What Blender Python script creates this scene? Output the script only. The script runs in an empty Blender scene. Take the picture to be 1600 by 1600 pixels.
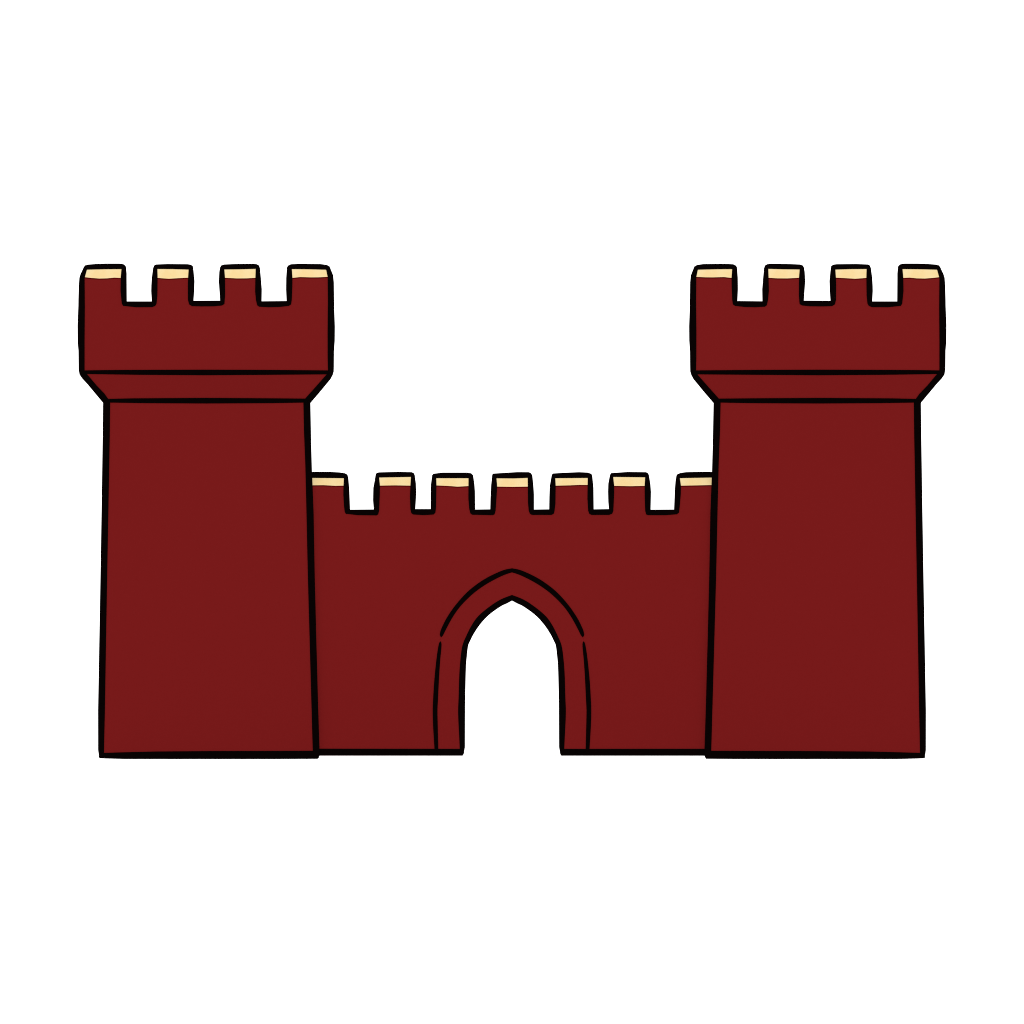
import bpy, bmesh, math
from mathutils import Vector
from mathutils.geometry import tessellate_polygon

scene = bpy.context.scene
COL = scene.collection

# ------------------------------------------------------------------ drawing units -> metres
# the elevation was measured on a grid of 100 units per metre; ground line at 1186
def X(px): return (px - 800.0) / 100.0
def Z(py): return (1186.0 - py) / 100.0

# ------------------------------------------------------------------ materials
def make_mat(name, c1, c2, scale, rough=1.0):
    m = bpy.data.materials.new(name)
    m.use_nodes = True
    nt = m.node_tree
    b = nt.nodes['Principled BSDF']
    b.inputs['Roughness'].default_value = rough
    b.inputs['Specular IOR Level'].default_value = 0.0
    tc = nt.nodes.new('ShaderNodeTexCoord')
    nz = nt.nodes.new('ShaderNodeTexNoise')
    nz.inputs['Scale'].default_value = scale
    nz.inputs['Detail'].default_value = 3.0
    mx = nt.nodes.new('ShaderNodeMix')
    mx.data_type = 'RGBA'
    rm = nt.nodes.new('ShaderNodeValToRGB')
    rm.color_ramp.elements[0].position = 0.35
    rm.color_ramp.elements[1].position = 0.65
    nt.links.new(tc.outputs['Object'], nz.inputs['Vector'])
    nt.links.new(nz.outputs['Fac'], rm.inputs['Fac'])
    nt.links.new(rm.outputs['Color'], mx.inputs['Factor'])
    mx.inputs['A'].default_value = (*c1, 1)
    mx.inputs['B'].default_value = (*c2, 1)
    nt.links.new(mx.outputs['Result'], b.inputs['Base Color'])
    return m

RED = make_mat('dark_red_render', (.0624, .00346, .00346), (.0627, .00348, .00348), 1.6)
BLACK = make_mat('black_edging_paint', (.0008, .0004, .0004), (.0010, .0004, .0004), 4.0)
CREAM = make_mat('cream_stone', (.336, .250, .120), (.342, .288, .168), 3.0)
JOINT = make_mat('dark_joint', (.028, .0008, .0008), (.034, .001, .001), 5.0)
WHITE = make_mat('white_ground', (.84, .84, .84), (.86, .86, .86), 0.3)

# ------------------------------------------------------------------ mesh helpers
def new_obj(name, bm, mats, parent=None, origin=(0, 0, 0)):
    """links bm as ONE mesh object; bm is in castle coordinates, origin is where its base sits"""
    bmesh.ops.recalc_face_normals(bm, faces=bm.faces[:])
    o = Vector(origin)
    for v in bm.verts:
        v.co -= o
    me = bpy.data.meshes.new(name)
    bm.to_mesh(me)
    bm.free()
    for m in mats:
        me.materials.append(m)
    ob = bpy.data.objects.new(name, me)
    COL.objects.link(ob)
    po = Vector(parent['o']) if parent and 'o' in parent else Vector((0, 0, 0))
    if parent:
        ob.parent = parent
    ob.location = o - po
    ob['o'] = tuple(o)
    return ob

def plate(bm, loops, y0, y1, profile=None, bends=(), mat=0):
    """solid plate from 2-D loops (first outer, rest holes) between depth y0 and y1;
    profile(z) bends it in depth to lie on the surface behind it"""
    t = bmesh.new()
    pl = [[Vector((X(p[0]), Z(p[1]), 0)) for p in lp] for lp in loops]
    flat = [v for lp in pl for v in lp]
    tris = tessellate_polygon(pl)
    f = [t.verts.new((v.x, y0, v.y)) for v in flat]
    b = [t.verts.new((v.x, y1, v.y)) for v in flat]
    for a, c, d in tris:
        for s in (f, b):
            try:
                t.faces.new((s[a], s[c], s[d]))
            except ValueError:
                pass
    k = 0
    for lp in pl:
        n = len(lp)
        for i in range(n):
            j = (i + 1) % n
            try:
                t.faces.new((f[k+i], f[k+j], b[k+j], b[k+i]))
            except ValueError:
                pass
        k += n
    for py in bends:
        bmesh.ops.bisect_plane(t, geom=t.verts[:] + t.edges[:] + t.faces[:],
                               plane_co=(0, 0, Z(py)), plane_no=(0, 0, 1), dist=1e-6)
    if profile:
        for v in t.verts:
            v.co.y += profile(v.co.z)
    for fc in t.faces:
        fc.material_index = mat
    merge(bm, t)

def merge(bm, t):
    me = bpy.data.meshes.new('tmp')
    t.to_mesh(me)
    t.free()
    bm.from_mesh(me)
    bpy.data.meshes.remove(me)

def hexa(bm, lo, hi, zlo, zhi, mat=0):
    """frustum: lo / hi = (x0, x1, y0, y1) at the two heights"""
    vs = []
    for (x0, x1, y0, y1), z in ((lo, zlo), (hi, zhi)):
        vs += [bm.verts.new(c) for c in ((x0, y0, z), (x1, y0, z), (x1, y1, z), (x0, y1, z))]
    for q in ((3, 2, 1, 0), (4, 5, 6, 7), (0, 1, 5, 4), (1, 2, 6, 5), (2, 3, 7, 6), (3, 0, 4, 7)):
        bm.faces.new([vs[i] for i in q]).material_index = mat

def wedge(bm, prof, x0, x1, xt0, xt1, mat=0):
    """merlon: depth profile of (y, z, is_top) swept across the width"""
    L, R = [], []
    for y, z, top in prof:
        L.append(bm.verts.new((xt0 if top else x0, y, z)))
        R.append(bm.verts.new((xt1 if top else x1, y, z)))
    n = len(prof)
    bm.faces.new(L).material_index = mat
    bm.faces.new(R[::-1]).material_index = mat
    for i in range(n):
        j = (i + 1) % n
        bm.faces.new((L[i], R[i], R[j], L[j])).material_index = mat

def smooth(pts, n=4):
    out = []
    for i in range(len(pts) - 1):
        p0 = pts[max(i-1, 0)]; p1 = pts[i]; p2 = pts[i+1]; p3 = pts[min(i+2, len(pts)-1)]
        for k in range(n):
            t = k / n
            out.append(tuple(0.5*(2*b + (c-a)*t + (2*a-5*b+4*c-d)*t*t + (3*b-a-3*c+d)*t**3)
                             for a, b, c, d in zip(p0, p1, p2, p3)))
    out.append(pts[-1])
    return out

def mir(pts): return [(1600 - x, y) for x, y in pts]

# ------------------------------------------------------------------ the castle
castle = bpy.data.objects.new('castle', None)
COL.objects.link(castle)
castle['label'] = 'dark red castle with two battlemented towers, pointed gate arch, cream merlon tops and black edges'
castle['category'] = 'castle'

PROUD = 0.014          # the black edging stands this far off the wall

# ---- tower, measured on the left one; the right one is its mirror image
T_OUT = [(155,1184),(153.3,1172),(153.2,1110),(154.6,1030),(156.6,920),(158.6,800),(160.4,680),(161,629.5),(150,616.3),(137.5,601.3),
 (128.5,591.4),(124.4,585.4),(123,578),(122.7,548),(121.5,535),(121.3,508),(122.5,478),(122.6,468.8),(123.2,446),(124.1,434.4),(125.4,429.6),
 (131.0,416.8),(133,414.6),(137.5,413.3),(150,412.3),(165,411.7),(186,411.7),(190.5,412),(194.3,413.3),(196.9,416.5),(198,427.5),(198.3,471),
 (237.2,471),(236.3,455),(236.5,446),(237.2,434.4),(239.1,419),(240.6,414.9),(243.4,413.1),(261.3,412.3),(292.9,412.6),(298.4,413.5),
 (301.4,415.8),(302.5,423.4),(304.1,439),(303.6,455),(302.5,469.9),(344,469.7),(343,455),(341.9,440),(342.6,424.8),(343.7,417.9),(345.5,414.7),
 (349.9,413.1),(365,412.4),(395.3,411.8),(401.4,412.7),(404.9,414.9),(406.3,419.3),(407.9,435.8),(409.2,452),(408.9,470.8),(447.8,470.4),
 (447,452),(447.2,434.4),(448.2,417.9),(450,414.9),(454.4,412.7),(468,412),(501,412.4),(510.8,413.8),(515.2,416.4),(520.7,430.3),(521.8,441.3),
 (522.4,482.5),(523.4,510),(523.2,532),(522,550),(521.8,572),(521.6,580.6),(520,586),(516.5,592.5),(500,612.4),(485.1,629.7),
 (486.2,687.5),(487.5,736),(490,800),(491.8,900),(494.3,1000),(497,1100),(499.2,1169),(498.9,1180.6),(497.9,1184),(496.3,1185.5),(400,1186),
 (330,1186),(200,1185.9),(167,1185),(157,1184.6)]
T_PAR = [(132.4,578.8),(132.4,530),(132.8,480),(132.4,434.4),(135.9,421.3),(165,420.6),(189.8,420.4),(188.7,434.4),(188.4,455),(190.4,474.3),
 (192.5,478),(213,480.2),(237.9,480),(242.7,478),(244.8,474.3),(246.1,461.9),(246.5,434.4),(246,420.2),(270,420.4),(294.7,421.2),(294,434.4),
 (293.6,448),(293.8,468.8),(295.6,475.6),(299.8,478.4),(315,478.9),(334.8,478.7),(347,477.4),(350.8,475),(351.9,461.9),(351.7,434.4),
 (350.6,421),(375,420.7),(399.5,420),(399.1,434.4),(398.7,455),(400,468.8),(401.9,477),(404.9,479.3),(420,480.2),(436.5,479.8),(451.6,478),
 (455,475.6),(456,468.8),(456.9,448),(457.1,434.4),(456,420.4),(480,420.6),(509.6,421.4),(512,432.7),(512.4,468.8),(511.9,520),(512,560),
 (512.5,578.8),(414.9,578),(320,577.7),(215,578),(165,578.3)]
T_FLARE = [(136.1,584.5),(151.3,602.6),(163.6,615.4),(169.1,623.3),(206,622.4),(320,621.7),(423,622.3),(476.8,622.8),(494,603.6),(510.5,585),
 (421.8,585.7),(320,586.4),(217,585.7)]
T_SHAFT = [(172.2,629),(171.6,680),(169.4,800),(167.2,920),(165.3,1030),(164,1110),(162.8,1164),(162.6,1176.3),(205,1175),(242.5,1174.1),(330,1173.4),
 (400,1173.3),(488.7,1173),(488,1150),(486.6,1100),(483.8,1000),(481,900),(478.6,790),(477,725),(475,675),(474,629),(425.9,629.9),(320,630.4),(228,629.9)]
T_CAPS = [
 [(129.5,434.2),(134,416),(193.5,416),(191.5,434.5),(188.7,434.4),(178.8,433.9),(168,435),(155,435.3),(143,434.4),(132.7,433.2)],
 [(243,434.3),(242.5,416),(298.5,416),(297,434.2),(294,434.0),(280,434.7),(264,435.6),(253,434.9),(246.5,434.3)],
 [(348,434.2),(347,416),(403.5,416),(402,434.2),(399.1,434.2),(386,435),(370,435.1),(358,434.5),(351.7,434.2)],
 [(454,434.4),(452.5,416),(511.6,416),(515.5,432.8),(512,432.7),(498,433.4),(486,433.5),(469,433),(457.1,434.3)]]
T_MERLON = [(127,193.5,133), (241.5,298.5,None), (347,404,None), (452,517.5,511.6)]   # third value: chamfered outer side at the top

OV = 0.12          # the parapet overhangs the shaft front by this
TD = 3.4           # depth of a tower
THK = 0.5          # parapet and merlon thickness
BEND = 434.2
def tower_profile(z):
    if z <= Z(627):
        return -0.04 * (Z(627) - z) / Z(627)
    if z <= Z(582):
        return -OV * (z - Z(627)) / (Z(582) - Z(627))
    if z <= Z(BEND):
        return -OV
    return -OV + 0.8 * (z - Z(BEND))

def merlon_profile(yf, pyb, bend, top):
    s = 0.8 * (Z(top) - Z(bend))
    return [(yf, Z(pyb), 0), (yf, Z(bend), 0), (yf + s, Z(top), 1), (yf + THK, Z(top), 1), (yf + THK, Z(pyb), 0)], s

def cap_mesh(cap, x0, x1, yf, bend, top, s, profile):
    bm = bmesh.new()
    plate(bm, [cap], -0.006, 0.01, profile, (bend,), 0)
    low = [p for p in cap if p[1] > top + 10]
    path = low[1:] + [low[0]] if cap[0] in low else low
    strip = [(x, y - 0.6) for x, y in path] + [(x, y + 1.8) for x, y in path[::-1]]
    plate(bm, [strip], -0.004, 0.01, profile, (bend,), 1)
    # the level part of the coping behind its sloping front
    hexa(bm, (x0, x1, yf + s + 0.004, yf + THK + 0.02), (x0, x1, yf + s + 0.004, yf + THK + 0.02), Z(top) - 0.01, Z(top) + 0.02)
    return bm

def build_tower(side):
    M = (lambda pts: pts) if side < 0 else mir
    def xs(a, b):
        a, b = X(a), X(b)
        return (a, b) if side < 0 else (-b, -a)
    cx = sum(xs(166.5, 480)) / 2
    o = (cx, TD / 2, 0)
    def rear(p, k=0.975):
        return (cx + (p[0] - cx) * k, cx + (p[1] - cx) * k)
    # shaft (the tower itself)
    bm = bmesh.new()
    lo, hi = xs(159, 493), xs(166.5, 480)
    vs = []
    for (a, b), z, yf in ((lo, Z(1182), tower_profile(Z(1182))), (hi, Z(626), 0.0)):
        ra, rb = rear((a, b))
        vs += [bm.verts.new(c) for c in ((a, yf, z), (b, yf, z), (rb, TD - yf, z), (ra, TD - yf, z))]
    for q in ((3,2,1,0),(4,5,6,7),(0,1,5,4),(1,2,6,5),(2,3,7,6),(3,0,4,7)):
        bm.faces.new([vs[i] for i in q])
    tower = new_obj('tower', bm, [RED], castle, o)
    # corbel: the flared band under the parapet
    bm = bmesh.new()
    vs = []
    for (a, b), z, yf, yr in ((xs(166.5, 480), Z(627), 0.0, TD), (xs(128, 517.5), Z(582), -OV, TD + OV)):
        ra, rb = rear((a, b))
        vs += [bm.verts.new(c) for c in ((a, yf, z), (b, yf, z), (rb, yr, z), (ra, yr, z))]
    for q in ((3,2,1,0),(4,5,6,7),(0,1,5,4),(1,2,6,5),(2,3,7,6),(3,0,4,7)):
        bm.faces.new([vs[i] for i in q])
    new_obj('corbel', bm, [RED], tower, o)
    # parapet: a ring round a sunken roof deck
    bm = bmesh.new()
    a, b = xs(127, 517.5)
    ra, rb = rear((a, b))
    yr = TD + OV
    t = THK
    out = [(a, -OV), (b, -OV), (rb, yr), (ra, yr)]
    inn = [(a + t, -OV + t), (b - t, -OV + t), (rb - t, yr - t), (ra + t, yr - t)]
    zb, zd, zt = Z(582), Z(545), Z(475)
    ob_, ot, it, id_ = ([bm.verts.new((*p, z)) for p in ps] for ps, z in ((out, zb), (out, zt), (inn, zt), (inn, zd)))
    bm.faces.new(ob_[::-1])
    bm.faces.new(id_)
    for i in range(4):
        j = (i + 1) % 4
        bm.faces.new((ob_[i], ob_[j], ot[j], ot[i]))
        bm.faces.new((ot[i], ot[j], it[j], it[i]))
        bm.faces.new((it[i], it[j], id_[j], id_[i]))
    new_obj('parapet', bm, [RED], tower, o)
    # merlons of the front, with their coping
    for (p0, p1, ch), cap in zip(T_MERLON, T_CAPS):
        prof, s = merlon_profile(-OV, 475, BEND, 416)
        x0, x1 = xs(p0, p1)
        t0, t1 = x0, x1
        if ch:
            if (ch < (p0 + p1) / 2) == (side < 0):
                t0 = X(ch) if side < 0 else -X(ch)
            else:
                t1 = X(ch) if side < 0 else -X(ch)
        bm = bmesh.new()
        wedge(bm, prof, x0, x1, t0, t1)
        oo = ((x0 + x1) / 2, -OV + THK / 2, Z(475))
        new_obj('merlon', bm, [RED], tower, oo)
        bm = cap_mesh(M(cap), t0, t1, -OV, BEND, 416, s, tower_profile)
        new_obj('merlon_cap', bm, [CREAM, JOINT], tower, oo)
    # merlons of the flanks and the rear (the same kind, seen only from other positions)
    for k, f in ((0, (0.33, 0.67)), (1, (0.33, 0.67)), (2, (0.0, 0.333, 0.667, 1.0))):
        for u in f:
            h = 0.26
            if k == 2:
                xx = ra + 0.30 + (rb - ra - 0.60) * u
                box = (xx - h, xx + h, yr - THK, yr)
            else:
                yy = -OV + (yr + OV) * u
                e = (a + (ra - a) * u) if k == 0 else (b + (rb - b) * u)
                box = (e, e + THK, yy - h, yy + h) if k == 0 else (e - THK, e, yy - h, yy + h)
            bm = bmesh.new()
            hexa(bm, box, box, Z(475), Z(436))
            oo = ((box[0] + box[1]) / 2, (box[2] + box[3]) / 2, Z(475))
            new_obj('merlon', bm, [RED], tower, oo)
            bm = bmesh.new()
            d = 0.07
            hexa(bm, box, (box[0] + d, box[1] - d, box[2] + d, box[3] - d), Z(436) + .002, Z(422))
            new_obj('merlon_cap', bm, [CREAM], tower, oo)
    # black edging along every edge of the front
    bm = bmesh.new()
    plate(bm, [M(T_OUT), M(T_PAR), M(T_FLARE), M(T_SHAFT)], -PROUD, 0.05, tower_profile, (627, 582, BEND))
    new_obj('black_edging', bm, [BLACK], tower, o)
    return tower

build_tower(-1)
build_tower(1)

# ---- gate wall between the towers
W_TOP = [(480,737),(515.4,737),(530.5,737.9),(538.8,739.2),(542.9,741.6),(544.3,747),(545.9,765),(547,796.2),(583.9,795.9),(582.8,781.5),
 (583.2,762.3),(585.5,749.9),(586.9,740.9),(588.5,738.6),(592.4,737.8),(621.3,737),(643.3,737.5),(646.7,739.2),(648.1,742.3),(649.9,755.4),
 (650.5,770.5),(649,795.3),(672.8,795.3),(672.8,771.9),(673.1,758.1),(675.1,742.3),(677.2,740),(691.6,738.2),(730.1,738.2),(736.3,739.3),
 (739.3,742.3),(741.4,756.8),(742.2,767.8),(742.5,796),(765.9,795.7),(766.3,778.8),(767.3,758),(769,741.6),(770.4,739.8),(787.9,738.6),
 (808.5,737.4),(826.4,737.5),(830,739.3),(831.9,743),(833.5,758),(834.4,771.9),(834.4,796),(858,795.7),(858.3,776),(858.9,759.5),(862.1,741.6),
 (864,739.6),(880.3,738.5),(905,737.5),(918.8,738.2),(924.3,740.3),(925.6,743.7),(927.4,762.3),(927.8,795.7),(951.3,795.3),(950.4,784.3),
 (950,767.8),(950.4,755.4),(953.1,741.6),(955.2,738.9),(980.6,737.2),(1009.5,737.5),(1012.9,739.3),(1014.3,743),(1016.4,756.8),(1017.3,769),
 (1016.7,796.2),(1053.2,796),(1054.4,765),(1055.5,751.3),(1056.9,743),(1058.9,740.5),(1063.8,738.6),(1072,737.5),(1091.3,737),(1120,737.1)]
W_IN = [(482,746.5),(537.2,747),(536.7,758.7),(536.4,771.9),(537.4,789.8),(538.5,799.4),(540.4,802.8),(559.4,804.9),(588.3,805.2),(591,803.5),
 (592.4,798),(593.5,771.9),(593.7,758.8),(592.4,746),(642,745),(641.2,758.8),(640.5,776),(641.2,795.3),(642.6,801.4),(645.3,803.8),(662.5,804.9),
 (677.6,803.8),(680.4,800.8),(681.3,792.5),(682,758.5),(681.7,747),(732,747),(731.9,759.5),(731.8,778.8),(733.2,795.3),(734.9,801.9),(737.7,804.2),
 (770,804.9),(772.8,803.5),(774.4,798),(776.2,771.9),(776.9,760.2),(775.8,747.2),(803,747.4),(824.5,746.5),(824.7,760.2),(825,785.6),(826.1,798),
 (828,802.8),(831.2,804.5),(862.1,804.5),(865.6,802.1),(866.5,798),(867.9,787),(868.3,758.8),(867.7,747),(918.4,746.6),(918.1,757.7),(917.8,778.8),
 (919,798),(920.8,802.8),(924.3,804.5),(951.8,804.5),(956.6,802.5),(958.4,798),(959.6,771.9),(959.7,759.2),(958.2,745),(1008.1,745.6),(1007.2,759.2),
 (1007.4,778.8),(1008.1,798),(1009.5,803.5),(1012.3,804.9),(1039.8,804.9),(1057.6,803.5),(1061,800.8),(1062,792.5),(1063.8,771.9),(1064,758.8),
 (1062.4,746.9),(1112.2,746),(1118,746)]
W_CAPS = [
 [(482,758.3),(482,742),(540.5,742),(539,758.7),(536.7,758.7),(523.6,759),(505,758),(488,758.2)],
 [(591,758.6),(590,742),(645,742),(643.5,758.7),(641.2,758.7),(617,758.3),(593.7,758.7)],
 [(679.5,758.4),(679.5,742),(735,742),(734.5,759.4),(731.9,759.4),(715,760.3),(700,759.2),(682,758.4)],
 [(774.5,760),(773.5,742),(828,742),(827.5,760.2),(824.7,760.2),(800,760.6),(776.9,760.2)],
 [(866,758.8),(865.5,742),(921,742),(920.5,757.7),(918.1,757.7),(905,757.6),(890,758.3),(868.3,758.8)],
 [(957.5,759),(956,742),(1011,742),(1009.5,759.1),(1007.2,759.1),(985,759.6),(959.7,759.1)],
 [(1061.5,758.8),(1060.5,742),(1118,742),(1118,757.8),(1112.5,757.8),(1090,758.3),(1064,758.8)]]
W_MERLON = [(478,541.5),(588.3,645),(677.5,736.5),(771.5,829),(863.5,922.5),(955,1012),(1058.5,1122)]
# right halves of the arch curves, from the crown down
A_OPEN = smooth([(800,938.6),(808.8,943.3),(817.5,947.5),(835,960),(849,974.6),(859.5,990),(865.6,1002),(868.3,1008.5),(870,1021),(871.8,1042),(872.8,1079),
 (873.2,1100),(873.5,1167.5)]) + [(875.3,1178),(877.2,1180.6)]
A_EDGE = smooth([(800,929.6),(817.5,936.5),(835,947.7),(852.5,962.4),(863,976.8),(871.8,994.3),(877.4,1008.3),(880.2,1026.5),(882.3,1052.8),(883.5,1091.3),
 (884.2,1108),(883.9,1124),(882.5,1152),(881.7,1170)])
V_OUT = smooth([(800,887.9),(814,891),(835,900.4),(852.5,911.1),(870,925.1),(887.5,944.4),(901.5,964.5),(910.3,982),(912.5,989),(912.7,992.5),(910.6,996)])
V_IN = smooth([(800,894.3),(812.3,898.4),(828,905.9),(845.5,916.2),(863,929.5),(880.5,947.2),(892.8,964.5),(902.4,982),(907.6,992.5)])
J_LINE = smooth([(912,1002),(914.6,1007.3),(918.1,1030),(921.6,1065),(923.4,1095),(923.9,1110),(923.4,1132.5),(921.1,1171)]) + \
         smooth([(915,1171),(916,1132.5),(916.4,1110),(915.5,1091),(913.8,1056),(912,1030),(910.3,1012.5),(910.2,1005.5),(911,1002.6)])

WY = 0.03           # front of the gate wall
WT = 1.3            # its thickness
WBEND = 758.8
def wall_profile(z):
    if z <= Z(WBEND):
        return WY
    return WY + 0.8 * (z - Z(WBEND))

def full(right, lift=0):
    """both halves of an arch curve, left foot -> crown -> right foot"""
    return mir(right)[::-1] + right[1:]

mid_open = [((a[0]+b[0])/2, (a[1]+b[1])/2) for a, b in
            zip(smooth([(800,938.6),(835,960),(859.5,990),(868.3,1008.5),(871.8,1042),(873.2,1100),(873.5,1167.5),(874,1182)]),
                smooth([(800,929.6),(835,947.7),(863,976.8),(877.4,1008.3),(882.3,1052.8),(884.2,1108),(882.5,1152),(881.7,1182)]))]
wo = (0, WY + WT / 2, Z(1181))
bm = bmesh.new()
body = [(476,1182),(476,800.5),(1124,800.5),(1124,1182)] + full(mid_open)[::-1]
plate(bm, [body], WY, WY + WT)
wall = new_obj('gate_wall', bm, [RED], castle, wo)

for (p0, p1), cap in zip(W_MERLON, W_CAPS):
    prof, s = merlon_profile(WY, 800.5, WBEND, 742)
    x0, x1 = X(p0), X(p1)
    bm = bmesh.new()
    wedge(bm, prof, x0, x1, x0, x1)
    oo = ((x0 + x1) / 2, WY + THK / 2, Z(800.5))
    new_obj('merlon', bm, [RED], wall, oo)
    bm = cap_mesh(cap, max(x0, X(482)), min(x1, X(1118)), WY, WBEND, 742, s, wall_profile)
    new_obj('merlon_cap', bm, [CREAM, JOINT], wall, oo)

# raised band of stone round the opening
v_mid = smooth([(800,891),(813,894.8),(831,903),(849,913.6),(866.5,927.3),(884,946),(897,964.5),(906.5,982),(911.5,999),(915.2,1030),(919.5,1091),(920,1115),(918,1177)])
bm = bmesh.new()
plate(bm, [full(v_mid) + full(mid_open[:-1])[::-1]], WY - 0.006, WY + 0.05)
new_obj('arch_surround', bm, [RED], wall, (0, WY, Z(1181)))

# black edging of the gate wall
outer = [(480,1180.4)] + W_TOP + [(1120,1180.8)] + full(A_OPEN)[::-1]
hole = [(482,1169.7)] + W_IN + [(1118,1169.9)] + full(A_EDGE)[::-1]
bm = bmesh.new()
plate(bm, [outer, hole], -PROUD, 0.05, wall_profile, (WBEND,))
plate(bm, [full(V_OUT) + full(V_IN)[::-1]], -PROUD - .002, 0.04, wall_profile)
plate(bm, [J_LINE], -PROUD - .002, 0.04, wall_profile)
plate(bm, [mir(J_LINE)], -PROUD - .002, 0.04, wall_profile)
new_obj('black_edging', bm, [BLACK], wall, wo)

for ob in bpy.data.objects:
    if 'o' in ob:
        del ob['o']

# ------------------------------------------------------------------ ground: one white sheet with a slight rise under the castle
bm = bmesh.new()
ys = [(-2500, 0), (-0.04, 0), (0.0, 0.05), (2500, 0.05)]
rows = [(bm.verts.new((-2500, y, z)), bm.verts.new((2500, y, z))) for y, z in ys]
for r, q in zip(rows, rows[1:]):
    bm.faces.new((r[0], r[1], q[1], q[0]))
g = new_obj('ground', bm, [WHITE])
if 'o' in g: del g['o']
g['kind'] = 'structure'

# ------------------------------------------------------------------ light: even white studio sky and one frontal sun
w = bpy.data.worlds.new('World')
scene.world = w
w.use_nodes = True
bg = w.node_tree.nodes['Background']
bg.inputs['Color'].default_value = (1, 1, 1, 1)
bg.inputs['Strength'].default_value = 1.5
sd = bpy.data.lights.new('sun', 'SUN')
sd.energy = 5.0
sd.angle = math.radians(8)
sun = bpy.data.objects.new('sun', sd)
COL.objects.link(sun)
sun.rotation_euler = (math.radians(80), 0, 0)

# ------------------------------------------------------------------ camera: long lens, level, raised frame
D = 500.0
cd = bpy.data.cameras.new('camera')
cam = bpy.data.objects.new('camera', cd)
COL.objects.link(cam)
cam.location = (0, -D, 1.0)
cam.rotation_euler = (math.radians(90), 0, 0)
cd.sensor_width = 36
cd.lens = 36 * D / 16.0
cd.shift_y = (Z(800) - 1.0) / 16.0
cd.clip_start = 1.0
cd.clip_end = 6000
scene.camera = cam
scene.cycles.filter_width = 1.0

vs = scene.view_settings
vs.view_transform = 'Standard'
vs.look = 'None'
vs.exposure = 0
vs.gamma = 1
vs.use_curve_mapping = False
